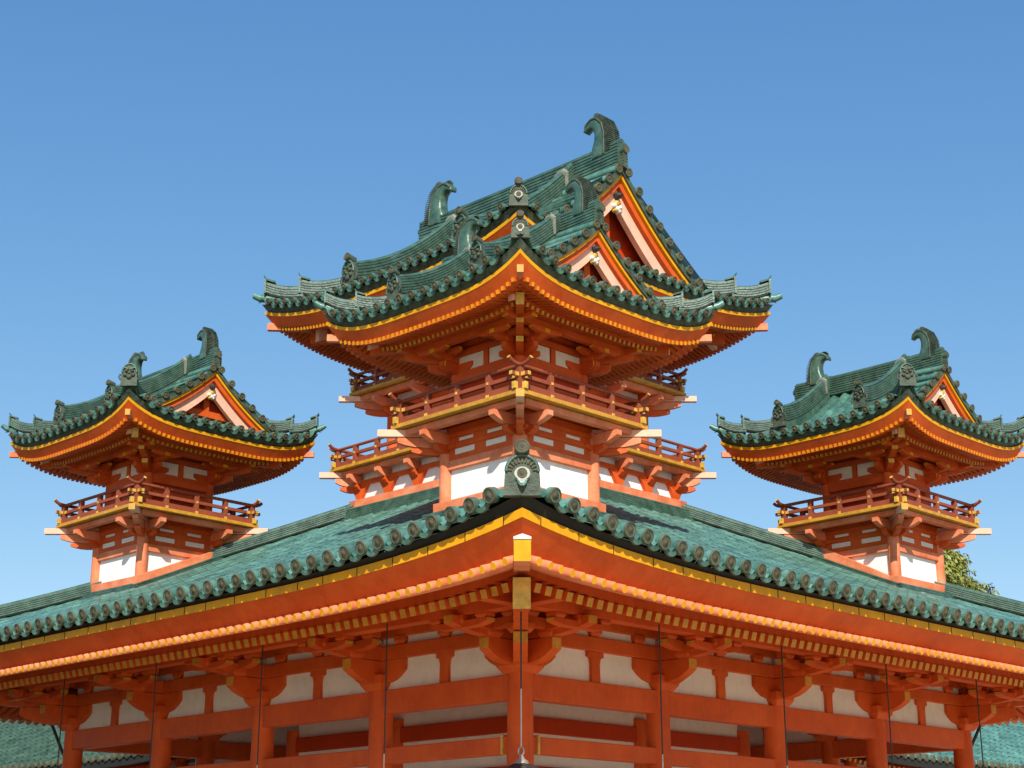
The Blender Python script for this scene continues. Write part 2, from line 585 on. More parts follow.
def ridge_horn(s):
    """broad curled ridge end horn in the XZ plane, beak towards -X; foot of the back at the origin"""
    mb = MB()
    outer = [(0, -.10), (0, 0), (-.012, .15), (-.06, .262), (-.15, .335), (-.235, .335), (-.305, .285), (-.335, .225)]
    inner = [(-.318, .205), (-.285, .222), (-.245, .222), (-.212, .19), (-.200, .13), (-.208, .06), (-.235, 0), (-.25, -.10)]
    def samp(pl, f):
        L = [0]
        for a, b in zip(pl, pl[1:]):
            L.append(L[-1] + math.dist(a, b))
        t = f * L[-1]
        for i in range(len(pl) - 1):
            if t <= L[i + 1] or i == len(pl) - 2:
                g = (t - L[i]) / (L[i + 1] - L[i])
                return Vector((pl[i][0] + (pl[i + 1][0] - pl[i][0]) * g, pl[i][1] + (pl[i + 1][1] - pl[i][1]) * g))
    inn = list(reversed(inner))
    vs = []
    no, ns = 26, 14
    for i in range(no):
        f = i / (no - 1)
        o = samp(outer, f) * s; n_ = samp(inn, f) * s
        c = (o + n_) / 2; hr = (o - n_) / 2
        wd = 0.078 * s * (1 - .50 * f ** 1.5)
        for j in range(ns):
            a = 2 * PI * j / ns
            q = c + hr * (math.copysign(abs(math.cos(a)) ** .6, math.cos(a)))
            vs.append((q.x, math.copysign(abs(math.sin(a)) ** .6, math.sin(a)) * wd, q.y))
    fs = [(i * ns + j, i * ns + (j + 1) % ns, (i + 1) * ns + (j + 1) % ns, (i + 1) * ns + j) for i in range(no - 1) for j in range(ns)]
    fs += [tuple(range(ns - 1, -1, -1)), tuple((no - 1) * ns + j for j in range(ns))]
    mb.add(vs, fs, M['ridge'], True)
    # fine ribs round the back, and a raised border on both cheeks
    for i in range(30):
        f = 0.05 + 0.80 * i / 29
        o = samp(outer, f) * s; n_ = samp(inn, f) * s
        dr = (o - n_).normalized()
        wd = 0.156 * s * (1 - .50 * f ** 1.5)
        a = o - dr * (.05 * s); b = o + dr * (.004 * s)
        mb.bar((a.x, 0, a.y), (b.x, 0, b.y), wd * 1.03, .009 * s, M['demon'])
    for sg in (-1, 1):
        pth = []
        for i in range(18):
            f = .02 + .93 * i / 17
            o = samp(outer, f) * s; n_ = samp(inn, f) * s
            q = o + (n_ - o) * .27
            pth.append((q.x, sg * .075 * s * (1 - .50 * f ** 1.5), q.y))
        mb.tube(pth, .011 * s, M['demon'], 6)
    return mb


def arm(mb, o, dx, dy, ln, z0, z1, w, m, mend, up=0.0):
    """bracket arm: square top, underside curving up to a painted end"""
    h = z1 - z0
    prof = [(0, z0), (ln * .45, z0), (ln * .66, z0 + h * .10), (ln * .84, z0 + h * .28), (ln, z0 + h * .52), (ln, z1), (0, z1)]
    nrm = Vector((dx, dy, 0)).normalized()
    mb.prism(prof, (o[0], o[1], 0), nrm, (0, 0, 1), w, m)
    # coloured end plate, standing 2 mm proud
    c = Vector((o[0], o[1], 0)) + nrm * (ln + .002)
    mb.bar((c.x - nrm.x * .008, c.y - nrm.y * .008, (z0 + h * .52 + z1) / 2), (c.x, c.y, (z0 + h * .52 + z1) / 2), w * .98, h * .46, mend)


def block(mb, c, w, h, m):
    """bearing block: square top, tapered foot"""
    x, y, z = c
    a = w / 2; b = w * .36
    vs = []
    for hw, zz in ((b, z), (a, z + h * .42), (a, z + h)):
        vs += [(x - hw, y - hw, zz), (x + hw, y - hw, zz), (x + hw, y + hw, zz), (x - hw, y + hw, zz)]
    fs = [(3, 2, 1, 0), (8, 9, 10, 11)]
    for l in range(2):
        for j in range(4):
            k = (j + 1) % 4
            fs.append((l * 4 + j, l * 4 + k, l * 4 + 4 + k, l * 4 + 4 + j))
    mb.add(vs, fs, m)


# ------------------------------------------------------------------ ground
g = MB()
g.add([(-900, -900, 0), (900, -900, 0), (900, 900, 0), (-900, 900, 0)], [(0, 1, 2, 3)], M['gravel'])
tag(g.build('ground'), 'pale gravel court spreading out around the shrine tower', 'ground', kind='structure')
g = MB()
g.add([(-60, -60, .004), (-4, -60, .004), (2.2, -14, .004), (.2, -4.9, .004), (-4.9, -4.9, .004), (-4.9, 1.9, .004), (-60, 1.9, .004)], [(0, 1, 2, 3, 4, 5, 6)], M['bounce_cut'])  # unseen dark sheet, added to weaken light bounced onto the left facade
tag(g.build('bounce_cut_ground'), 'unseen dark ground sheet added to cut bounced light left of the tower', 'ground', kind='structure')

# ------------------------------------------------------------------ the shrine tower
root = empty('shrine_tower', (0, 0, 0))
tag(root, 'vermilion shrine corner tower with green glazed roofs and five turrets', 'shrine tower')
C0 = (0, 0, EYE)       # heights below are measured from the camera's eye level
H4 = 4.2
BAY = 2.1
LOW = Roof(6.825, 2.79, 0.362, 0.011, 0.33, 5.5, 60, smax=5.2, rc=.28)

mb = MB()
LOW.tiles(mb, M['tile'], M['disc'], M['lip'])
lower_roof = mb.build('lower_roof', root, C0)
tag(lower_roof, 'broad green tiled lower roof with curved eaves')

mb = MB()
LOW.ring(mb, [(6.70, 2.702, .77), (6.76, 2.742), (6.40, 2.87), (6.40, 2.702, .77)], M['dark'])
mb.build('tile_bed', lower_roof)
mb = MB()
LOW.ring(mb, [(6.735, 2.625, .77), (6.735, 2.70, .77), (6.42, 2.70, .77), (6.42, 2.625, .77)], M['yellow'])
# hairline joints between lengths of board
for k in range(4):
    for i in range(30):
        a = -6.5 + 13.0 * i / 29 + random.uniform(-.05, .05)
        up = .33 * .77 * (abs(a) / 6.825) ** 5.5 * .98
        x, y = rot(k, a, -6.7365)
        mb.box((x, y, 2.6625 + up), (.006, .006, .072), M['dark'], k * PI / 2)
tag(mb.build('eave_board', lower_roof), 'yellow eave board under the tiles')
mb = MB()
LOW.ring(mb, [(6.545, 2.455, .61), (6.725, 2.623, .77), (6.44, 2.623, .77), (6.44, 2.455, .61)], M['red'])
mb.build('fascia', lower_roof)
mb = MB()
LOW.round_rafters(mb, 6.63, 2.408, .30, .80, .041, 102, M['redpale'], M['yellow'], .61)  # paler vermilion puts the sunlit look of these rafters into the colour
tag(mb.build('outer_rafters', lower_roof), 'row of square rafters with yellow painted ends')
mb = MB()
LOW.rafters(mb, 6.06, 2.40, .36, 1.75, .074, 92, M['red'], M['ochre'], .61)
mb.build('inner_rafters', lower_roof)
mb = MB()
LOW.ring(mb, [(6.02, 2.445), (6.02, 2.552), (5.90, 2.57), (5.90, 2.445)], M['red'])
mb.build('rafter_beam', lower_roof)
mb = MB()
# boards over the rafters: outer and inner soffit
LOW.ring(mb, [(6.55, 2.485), (6.55, 2.50), (5.90, 2.70), (5.90, 2.685)], M['red'])
LOW.ring(mb, [(6.01, 2.46), (6.01, 2.475), (4.10, 3.17), (4.10, 3.155)], M['red'])
mb.build('soffit', lower_roof)
# hip rafters
for k in range(4):
    mb = MB()
    dd = Vector(rot(k, 1, -1)).to_3d() / S2
    def hp(hs, z): return Vector((dd.x * hs * S2, dd.y * hs * S2, z))
    mb.bar(hp(6.79, 2.575), hp(5.4, 2.78), .135, .17, M['redpale'], M['yellow'])
    mb.prism([(-.07, 2.662), (.07, 2.662), (.07, 2.68), (0, 2.705), (-.07, 2.68)], hp(6.76, 0), Vector((-dd.y, dd.x, 0)), (0, 0, 1), .12, M['white'])
    mb.bar(hp(6.14, 2.40), hp(4.2, 2.80), .15, .26, M['red'], M['brass'])
    mb.build('hip_rafter', lower_roof, bevel=.006)
# purlin carried by the brackets
mb = MB()
for k in range(4):
    a = rot(k, -5.55, -5.0); b = rot(k, 5.55, -5.0)
    dz = .003 if k % 2 else 0
    mb.bar((*a, 2.635 + dz), (*b, 2.635 + dz), .14, .15, M['red'], M['yellow'], M['yellow'])
mb.build('purlin', lower_roof, bevel=.006)
# hip ridges
for k in range(4):
    mb = MB()
    path = []
    for i in range(30):
        hs = 6.62 - (6.62 - 1.62) * i / 29
        x, y = rot(k, hs, -hs)
        path.append((x, y, LOW.z(hs, hs) + .045))
    stack(mb, path, .26, 5, .030, .055, M['ridge'], M['mortar'])
    mb.build('hip_ridge', lower_roof)
    x, y = rot(k, 6.60, -6.60)
    x, y = rot(k, 6.75, -6.75)
    o = demon_tile(.275, .27, True, True).build('corner_ornament', lower_roof, (x, y, LOW.z(6.6, 6.6) - .045), PI / 4 + k * PI / 2)
    o['label'] = 'ridge end tile with pale round crest and disc on top'

# ---------------- ground floor frame
def column_mesh(r=.135, zt=2.08):
    mb = MB()
    mb.lathe((0, 0, -1.42), (0, 0, 1), [(r, 0), (r, 1.2), (r * .99, 2.6), (r * .93, zt + 1.42)], M['red'], 28)
    mb.lathe((0, 0, -1.6), (0, 0, 1), [(r * 1.9, 0), (r * 1.9, .08), (r * 1.35, .18)], M['stone'], 28)
    return mb
col0 = None
done = set()
for k in range(4):
    for i in range(5):
        x, y = rot(k, -H4 + BAY * i, -H4)
        key = (round(x, 2), round(y, 2))
        if key in done:
            continue
        done.add(key)
        if col0 is None:
            col0 = column_mesh().build('column', root, (x, y, EYE))
        else:
            c = col0.copy(); col.objects.link(c); c.location = (x, y, EYE)
for x, y in [(-2.1, -2.1), (0, -2.1), (2.1, -2.1), (2.1, 0), (2.1, 2.1), (0, 2.1), (-2.1, 2.1), (-2.1, 0)]:
    c = col0.copy(); col.objects.link(c); c.location = (x, y, EYE)

def bar_part(name, p0, p1, w, h, m, parent=root, loc=C0, bevel=.008):
    mb = MB()
    mb.bar(p0, p1, w, h, m)
    return mb.build(name, parent, loc, bevel=bevel)

for k in range(4):
    e = .0 if k % 2 == 0 else .0022
    for nm, z, h, w in (('head_beam', 1.957, .246, .17), ('tie_beam', 1.395, .165, .15), ('tie_beam', .55, .17, .15), ('wall_beam', 2.475, .15, .15), ('wall_beam', 2.70, .13, .14)):
        a = rot(k, -H4 + .02, -H4); b = rot(k, H4 - .02, -H4)
        bar_part(nm, (*a, z + e), (*b, z + e), w - e, h, M['red'])
    # upper wall of cream panels, one to a half bay
    for i in range(8):
        x0 = -H4 + BAY / 2 * i + .04; x1 = x0 + BAY / 2 - .08
        mb = MB()
        cx, cy = rot(k, (x0 + x1) / 2, -H4)
        mb.box((cx, cy, 2.24), (x1 - x0, .05, .33), M['cream'], k * PI / 2)
        mb.build('wall_panel', root, C0)
        mb = MB()
        mb.box((cx, cy, 2.595), (x1 - x0, .05, .10), M['cream'], k * PI / 2)
        mb.build('wall_panel', root, C0)
    # short posts between the columns
    for i in range(4):
        x0 = -H4 + BAY * (i + .5)
        mb = MB()
        mb.prism([(-.065, 2.081), (.065, 2.081), (.06, 2.27), (.075, 2.33), (.12, 2.345), (.12, 2.398), (-.12, 2.398), (-.12, 2.345), (-.075, 2.33), (-.06, 2.27)], (0, 0, 0), (1, 0, 0), (0, 0, 1), .13, M['red'])
        block(mb, (0, 0, 2.555), .17, .10, M['red'])
        cx, cy = rot(k, x0, -H4)
        mb.build('strut', root, (cx, cy, EYE), k * PI / 2, bevel=.005)

def bracket_mesh(corner=False):
    mb = MB()
    R_, Y_ = M['red'], M['ochre']
    block(mb, (0, 0, 2.08), .34, .16, R_)
    dirs_in = [(-1, 0), (1, 0)]
    outs = [(0, -1)]
    if corner:
        dirs_in = [(-1, 0), (0, 1)]
        outs = [(0, -1), (1, 0)]
    for dx, dy in dirs_in:
        arm(mb, (0, 0), dx, dy, .44, 2.16, 2.395, .135, R_, R_)
        arm(mb, (dx * .03, dy * .03), dx, dy, .60, 2.41, 2.55, .13, R_, R_)
        for q in (.36,):
            block(mb, (dx * q, dy * q, 2.552), .17, .09, R_)
    for dx, dy in outs:
        arm(mb, (0, 0), dx, dy, .50, 2.165, 2.392, .13, R_, Y_)
        block(mb, (dx * .42, dy * .42, 2.394), .19, .10, R_)
        arm(mb, (0, 0), dx, dy, .98, 2.40, 2.552, .125, R_, Y_)
        block(mb, (dx * .80, dy * .80, 2.47), .19, .09, R_)
        block(mb, (dx * .42, dy * .42, 2.566), .16, .09, R_)
        arm(mb, (dx * .3, dy * .3), dx, dy, .98, 2.60, 2.69, .10, R_, Y_)
        # cross arm carried on the first step
        for sg in (-1, 1):
            ax, ay = -dy * sg, dx * sg
            arm(mb, (dx * .42, dy * .42), ax, ay, .38, 2.47, 2.565, .11, R_, Y_)
            block(mb, (dx * .42 + ax * .3, dy * .42 + ay * .3, 2.566), .15, .085, R_)
            arm(mb, (dx * .80, dy * .80), ax, ay, .40, 2.44, 2.505, .11, R_, Y_)
            block(mb, (dx * .80 + ax * .32, dy * .80 + ay * .32, 2.506), .14, .055, R_)
            arm(mb, (dx * .42 + ax * .08, dy * .42 + ay * .08), dx, dy, .30, 2.46, 2.53, .06, R_, R_)
    if corner:
        d_ = Vector((1, -1, 0)).normalized()
        arm(mb, (0, 0), d_.x, d_.y, .74, 2.168, 2.39, .14, R_, Y_)
        arm(mb, (0, 0), d_.x, d_.y, 1.42, 2.398, 2.57, .14, R_, Y_)
        block(mb, (d_.x * .62, d_.y * .62, 2.392), .19, .1, R_)
    return mb
b0 = bracket_mesh().build('bracket', root, (20, 0, 0), bevel=.005)
bc = bracket_mesh(True).build('bracket', root, (H4, -H4, EYE), 0, bevel=.005)
first = True
for k in range(4):
    for i in (1, 2, 3):
        o = b0 if first else b0.copy()
        if not first: col.objects.link(o)
        first = False
        x, y = rot(k, -H4 + BAY * i, -H4)
        o.location = (x, y, EYE); o.rotation_euler = (0, 0, k * PI / 2)
    if k:
        o = bc.copy(); col.objects.link(o)
        x, y = rot(k, H4, -H4)
        o.location = (x, y, EYE); o.rotation_euler = (0, 0, k * PI / 2)
# gilt plates at the nose of the tie beams by the near corner column
for x, y, sx, sy in ((4.03, -4.2, .03, .19), (4.2, -4.03, .19, .03)):
    mb = MB()
    mb.box((x, y, 1.40), (sx, sy, .19), M['brass'])
    mb.build('beam_fitting', root, C0, bevel=.006)
# inner core
for k in range(4):
    e = .0 if k % 2 == 0 else .0022
    mb = MB()
    a = rot(k, 0, -2.1)
    mb.box((a[0], a[1], .5), (4.0, .08, 4.2), M['cream'], k * PI / 2)
    mb.build('inner_wall', root, C0)
    for z, h in ((1.885, .19), (1.33, .17), (.5, .18), (2.42, .2)):
        a = rot(k, -2.08, -2.1); b = rot(k, 2.08, -2.1)
        bar_part('inner_beam', (*a, z + e), (*b, z + e), .16, h, M['reddark'])
mb = MB()
mb.box((0, 0, 2.66), (8.3, 8.3, .03), M['reddark'])
mb.build('ceiling', root, C0)
mb = MB()
mb.box((0, 0, -1.53), (9.4, 9.4, .14), M['stone'])
mb.build('platform', root, C0, bevel=.01)


# ------------------------------------------------------------------ turret builders
def balcony(parent, q, zf, body, s, arms, posts):
    """balcony of half size q, floor edge bottom at zf, carried on arms from a body of half size body"""
    mb = MB()
    hh = .045 * s
    for k in range(4):
        e = (k % 2) * .0015
        ln = q if k % 2 == 0 else q - .1 * s
        a = rot(k, -ln, -(q - .05 * s)); b = rot(k, ln, -(q - .05 * s))
        mb.bar((*a, zf + hh / 2 + e), (*b, zf + hh / 2 + e), .10 * s, hh, M['ochre'])
        # plank seams along the edge
    mb.box((0, 0, zf + .026 * s), (2 * q - .2 * s, 2 * q - .2 * s, .03 * s), M['red'])
    mb.build('balcony', parent, bevel=.004)
    for k in range(4):
        mb = MB()
        e = (k % 2) * .004
        out = q - .13 * s
        ln = out if k % 2 == 0 else out - .043 * s
        a = rot(k, -ln, -out); b = rot(k, ln, -out)
        mb.bar((*a, zf - .043 * s + e), (*b, zf - .043 * s + e), .085 * s, .07 * s, M['redpale'])
        mb.build('balcony_beam', parent, bevel=.004)
    # diagonal beams with gilt ends
    for k in range(4):
        mb = MB()
        dd = Vector(rot(k, 1, -1)).to_3d()
        mb.bar(dd * body + Vector((0, 0, zf - .05 * s)), dd * (q + .10 * s) + Vector((0, 0, zf - .048 * s)), .085 * s, .08 * s, M['pink'], None, M['ochre'])
        u_ = dd.normalized()
        arm(mb, (dd.x * body, dd.y * body), u_.x, u_.y, (q - body - .06 * s) * S2, zf - .215 * s, zf - .10 * s, .075 * s, M['redpale'], M['redpale'])
        arm(mb, (dd.x * body, dd.y * body), u_.x, u_.y, (q - body) * .62 * S2, zf - .30 * s, zf - .22 * s, .072 * s, M['red'], M['red'])
        mb.build('corner_beam', parent, bevel=.004)
    # arms
    for k in range(4):
        for a in arms:
            mb = MB()
            ln = q - .13 * s - body + .10 * s
            ox, oy = rot(k, a, -body); dx, dy = rot(k, 0, -1)
            arm(mb, (ox, oy), dx, dy, ln, zf - .20 * s, zf - .082 * s, .08 * s, M['redpale'], M['redpale'])
            arm(mb, (ox, oy), dx, dy, ln * .5, zf - .29 * s, zf - .203 * s, .076 * s, M['red'], M['red'])
            for sg in (-1, 1):
                ix, iy = rot(k, sg, 0)
                arm(mb, (ox + dx * .03 * s, oy + dy * .03 * s), ix, iy, .15 * s, zf - .255 * s, zf - .20 * s, .06 * s, M['red'], M['red'])
            mb.build('balcony_bracket', parent, bevel=.003)
    # railing
    ro = q - .075 * s
    zb = zf + hh
    for k in range(4):
        rail = MB()
        e = (k % 2) * .003
        a = rot(k, -(q - .02 * s), -ro); b = rot(k, q - .02 * s, -ro)
        rail.bar((*a, zb + .045 * s + e), (*b, zb + .045 * s + e), .055 * s, .07 * s, M['maroon'])
        a = rot(k, -(q + .06 * s), -ro); b = rot(k, q + .06 * s, -ro)
        rail.bar((*a, zb + .165 * s + e), (*b, zb + .165 * s + e), .045 * s, .04 * s, M['maroon'], M['brass'], M['brass'])
        pth = []
        for x, dz in ((-(q + .09 * s), .055), (-(q + .05 * s), .025), (-(q - .0 * s), .006), (-(q - .10 * s), 0), (0, 0), (q - .10 * s, 0), (q - .0 * s, .006), (q + .05 * s, .025), (q + .09 * s, .055)):
            xx, yy = rot(k, x, -ro)
            pth.append((xx, yy, zb + .275 * s + dz * s + e))
        rail.tube(pth, .023 * s, M['maroon'], 8, True, M['brass'])
        rail.build('railing', parent)
    # posts
    for k in range(4):
        for x in posts:
            mb = MB()
            px, py = rot(k, x, -ro)
            mb.box((px, py, zb + .13 * s), (.062 * s, .062 * s, .26 * s), M['maroon'], k * PI / 2)
            ox, oy = rot(k, 0, -1)
            mb.box((px + ox * .033 * s, py + oy * .033 * s, zb + .02 * s), (.045 * s, .012 * s, .045 * s), M['brass'], k * PI / 2)
            mb.box((px + ox * .033 * s, py + oy * .033 * s, zb + .165 * s), (.03 * s, .012 * s, .03 * s), M['brass'], k * PI / 2)
            mb.build('railing_post', parent, bevel=.003)
    for k in range(4):
        x, y = rot(k, ro, -ro)
        mb = MB()
        mb.box((x, y, zb + .125 * s), (.07 * s, .07 * s, .25 * s), M['maroon'])
        for a, b in ((0, -1), (1, 0), (0, 1), (-1, 0)):
            ln = .062 * s
            mb.box((x + a * ln, y + b * ln, zb + .045 * s), (.050 * s + abs(a) * .02 * s, .050 * s + abs(b) * .02 * s, .075 * s), M['brass'])
            mb.box((x + a * ln, y + b * ln, zb + .168 * s), (.046 * s + abs(a) * .012 * s, .046 * s + abs(b) * .012 * s, .042 * s), M['brass'])
        mb.build('railing_corner_post', parent, bevel=.003)


def hip_gable_roof(parent, R, s, top_label):
    """irimoya roof; R is the Roof object, s the ornament scale"""
    mb = MB()
    R.tiles(mb, M['darktile'], M['disc'], M['lip'], .36)
    roof = mb.build('roof', parent)
    z0 = R.z0; hs = R.R
    mb = MB()
    R.ring(mb, [(hs - .09 * s, z0 - .118 * s), (hs - .03 * s, z0 - .035 * s), (hs - .28 * s, z0 + .06 * s), (hs - .28 * s, z0 - .118 * s)], M['demon'], 24)
    mb.build('tile_bed', parent)
    mb = MB()
    R.ring(mb, [(hs - .062 * s, z0 - .160 * s), (hs - .058 * s, z0 - .12 * s), (hs - .25 * s, z0 - .12 * s), (hs - .25 * s, z0 - .160 * s)], M['yellow'], 24)
    mb.build('eave_board', parent)
    mb = MB()
    R.ring(mb, [(hs - .155 * s, z0 - .280 * s), (hs - .066 * s, z0 - .162 * s), (hs - .25 * s, z0 - .162 * s), (hs - .25 * s, z0 - .280 * s)], M['red'], 24)
    mb.build('fascia', parent)
    return roof


def ridges(parent, R, s, xr, kn, kf, verge, gw, oni_n):
    """main ridge with horns, descending ridges, stepped corner ridges, verge tiles and gables"""
    ztop = R.z0 + R.H(R.R)
    zr = ztop - .02
    mb = MB()
    n = 14
    sagp = [(-xr + 2 * xr * i / n, 0, zr + .05 * s * (abs(-1 + 2 * i / n)) ** 3 * .4) for i in range(n + 1)]
    stack(mb, sagp, .18 * s, 8, .034 * s, .045 * s, M['ridge'], M['demon'])
    for sg in (-1, 1):
        for q in range(8):
            mb.tube([(sg * xr * .98, 0, zr + .03 * s + q * .03 * s), (sg * (xr + .045 * s), 0, zr + .035 * s + q * .03 * s)], .028 * s, M['demon'], 8)
        mb.tube([(sg * (xr - .1 * s), 0, zr + .20 * s), (sg * (xr + .06 * s), 0, zr + .205 * s)], .045 * s, M['ridge'], 10, True, M['disc'])
    mb.build('main_ridge', parent)
    for sg in (1, -1):
        ridge_horn(1.12 * s).build('ridge_horn', parent, (sg * (xr - (.09 if sg > 0 or s > 1 else .22) * s), 0, zr + (.30 if sg > 0 or s > 1 else .335) * s), 0 if sg > 0 else PI)
    # descending ridges (two near, two far), then corner ridges
    for sy in (-1, 1):
        for kind in ('near', 'far'):
            mb = MB()
            pth = []
            yb = R.R - .36 * s
            for i in range(13):
                f = i / 12
                y = .06 * s + (yb - .06 * s) * f
                x = kn if kind == 'near' else kf
                pth.append((x, sy * y, R.z0 + R.H(R.R - y) + (.15 if s == 1.0 else .08) * s + .04 * s * f ** 3))
            mb.sweep(pth, [(-.066 * s, -.20 * s), (-.066 * s, .01 * s), (.066 * s, .01 * s), (.066 * s, -.20 * s)], M['ridge'])
            stack(mb, pth, .16 * s, 6, .033 * s, .045 * s, M['ridge'], M['mortar'])
            mb.sweep([pth[1], (pth[1][0], pth[1][1] + sy * .03 * s, pth[1][2] - .02 * s)], [(-.085 * s, 0), (-.085 * s, .20 * s), (-.03 * s, .25 * s), (.03 * s, .25 * s), (.085 * s, .20 * s), (.085 * s, 0)], M['mortar'])
            mb.build('descending_ridge', parent)
            e = pth[-1]
            demon_tile(.18 * s, .25 * s, False, True).build('demon_tile', parent, (e[0], e[1] + sy * .04 * s, e[2] - .01), 0 if sy < 0 else PI)
    for k in range(4):
        mb = MB()
        dA, dB, dC = R.R - .60 * s, R.R - .30 * s, R.R - .055 * s
        near = k == 0
        if near:
            dC = R.R - .20 * s
        def pp(d, dz=0):
            x, y = rot(k, d, -d)
            return (x, y, R.z0 + R.H(R.R - d) + R.lift(d, d) + .03 * s + dz)
        dx, dy = rot(k, 1, -1)
        # two tiers of stacked tiles, each ending square with a small upturned lip
        for d0, d1, ly in ((dA, dB, 5), (dB - .02 * s, dC, 4)):
            if near and d0 > dA:
                continue
            if near:
                d1 = dC
            pth = [pp(d0 + (d1 - d0) * i / 6, .045 * s * max(0, (i - 2) / 4) ** 2) for i in range(7)]
            stack(mb, pth, .14 * s, ly, .027 * s, .036 * s, M['ridge'], M['mortar'])
            if near:
                continue
            t = pth[-1]
            hgt = ly * .027 * s
            mb.box((t[0] + dx * .006 * s, t[1] + dy * .006 * s, t[2] + hgt * .5 + .012 * s), (.022 * s, .165 * s, hgt + .04 * s), M['ridge'], -PI / 4 + k * PI / 2)
            mb.sweep([(t[0] - dx * .06 * s, t[1] - dy * .06 * s, t[2] + hgt + .005 * s), (t[0], t[1], t[2] + hgt + .03 * s), (t[0] + dx * .022 * s, t[1] + dy * .022 * s, t[2] + hgt + .07 * s)],
                     [(-.05 * s, 0), (-.04 * s, .022 * s), (.04 * s, .022 * s), (.05 * s, 0)], M['ridge'])
        # upturned corner tile
        if not near:
            a, b, c = pp(R.R - .12 * s, .0), pp(R.R - .01 * s, .0), pp(R.R + .035 * s, .02 * s)
            mb.tube([a, b, c], [.042 * s, .040 * s, .032 * s], M['tile'], 10, True, M['disc'])
        mb.build('corner_ridge', parent)
        if oni_n and k == 2:
            x, y, z = pp(R.R - .15 * s)
            demon_tile(.17 * s, .17 * s, True, True).build('demon_tile', parent, (x, y, z + .05 * s), PI / 4 + k * PI / 2)
    # verge tiles and gables
    for sg in (-1, 1):
        mb = MB()
        nv = max(6, int(round((R.R - .36 * s) / (.165 * s ** .6))))
        for sy in (-1, 1):
            for i in range(nv):
                y = .07 * s + (R.R - .50 * s) * i / (nv - 1)
                z = R.z0 + R.H(R.R - y) + .05 * s
                x0 = sg * (verge - .56 * s); x1 = sg * (verge + .03 * s)
                r = .045 * s ** .8
                mb.tube([(x0, sy * y, z + .015 * s), (x1, sy * y, z)], r, M['tile'], 10, True, None, random.random())
                mb.lathe((x1, sy * y, z), (sg, 0, -.15), [(r * 1.15, -.01), (r * 1.15, .008), (r * .8, .014), (r * .7, .003), (r * .4, .012), (r * .1, .014)], M['disc'], 12)
            pth = [(sg * (verge - .19 * s), sy * (.0 + (R.R - .40 * s) * i / 12), R.z0 + R.H(R.R - (R.R - .40 * s) * i / 12)) for i in range(13)]
            mb.sweep(pth, [(-.2 * s, -.045 * s), (-.2 * s, .03 * s), (.2 * s, .03 * s), (.2 * s, -.045 * s)], M['demon'])
        mb.build('verge_tiles', parent)
        # gable: yellow strip, vermilion strip, broad pale barge board, recessed wall, carved pendant
        for sy in (-1, 1):
            mb = MB()
            def vp(x, off):
                return [(sg * x, sy * (.0 + (R.R - .34 * s) * i / 12), R.z0 + R.H(R.R - (R.R - .34 * s) * i / 12) + off) for i in range(13)]
            mb.sweep(vp(verge - .06 * s, -.088 * s), [(-.05 * s, 0), (-.05 * s, .045 * s), (.05 * s, .045 * s), (.05 * s, 0)], M['yellow'])
            mb.sweep(vp(verge - .09 * s, -.17 * s), [(-.05 * s, 0), (-.05 * s, .08 * s), (.05 * s, .08 * s), (.05 * s, 0)], M['red'])
            mb.sweep(vp(verge - .115 * s, -.345 * s), [(-.03 * s, 0), (-.03 * s, .173 * s), (.03 * s, .173 * s), (.03 * s, 0)], M['pink'])
            mb.build('barge_board', parent)
        mb = MB()
        yb = min(R.R - .36 * s, gw - .06 * s)
        zb = R.z0 + R.H(R.R - gw) - .02
        poly = [(-yb, zb), (yb, zb)] + [(yb * (1 - i / 8), R.z0 + R.H(R.R - yb * (1 - i / 8)) - .06 * s) for i in range(9)] + [(-yb * i / 8, R.z0 + R.H(R.R - yb * i / 8) - .06 * s) for i in range(1, 9)]
        mb.prism(poly, (sg * gw, 0, 0), (0, 1, 0), (0, 0, 1), .04, M['reddark'])
        mb.build('gable_wall', parent)
        mb = MB()
        mb.bar((sg * (gw + .05 * s), -yb * .7, zb + .10 * s), (sg * (gw + .05 * s), yb * .7, zb + .10 * s), .07 * s, .09 * s, M['red'])
        mb.bar((sg * (gw + .05 * s), 0, zb + .10 * s), (sg * (gw + .05 * s), 0, ztop - .25 * s), .07 * s, .09 * s, M['red'])
        mb.build('gable_beam', parent)
        # pendant: white scroll lobes with gilt edge and dark boss
        mb = MB()
        zc = ztop - .34 * s
        xg = sg * (verge - .07 * s)
        for yy, zz, r, mm in ((0, 0, .034, 'brass'), (-.038, -.03, .026, 'white'), (.038, -.03, .026, 'white'), (0, -.055, .032, 'white'), (-.024, -.075, .02, 'brass'), (.024, -.075, .02, 'white')):
            mb.lathe((xg, yy * s, zc + zz * s), (sg, 0, 0), [(r * s, -.03 * s), (r * s, 0), (r * s * .8, .015 * s), (r * s * .3, .02 * s)], M[mm], 12)
        mb.lathe((xg, 0, zc + .075 * s), (sg, 0, 0), [(.035 * s, -.03 * s), (.035 * s, .03 * s), (.02 * s, .05 * s), (.008 * s, .08 * s)], M['iron'], 8)
        mb.build('gable_pendant', parent, bevel=0)


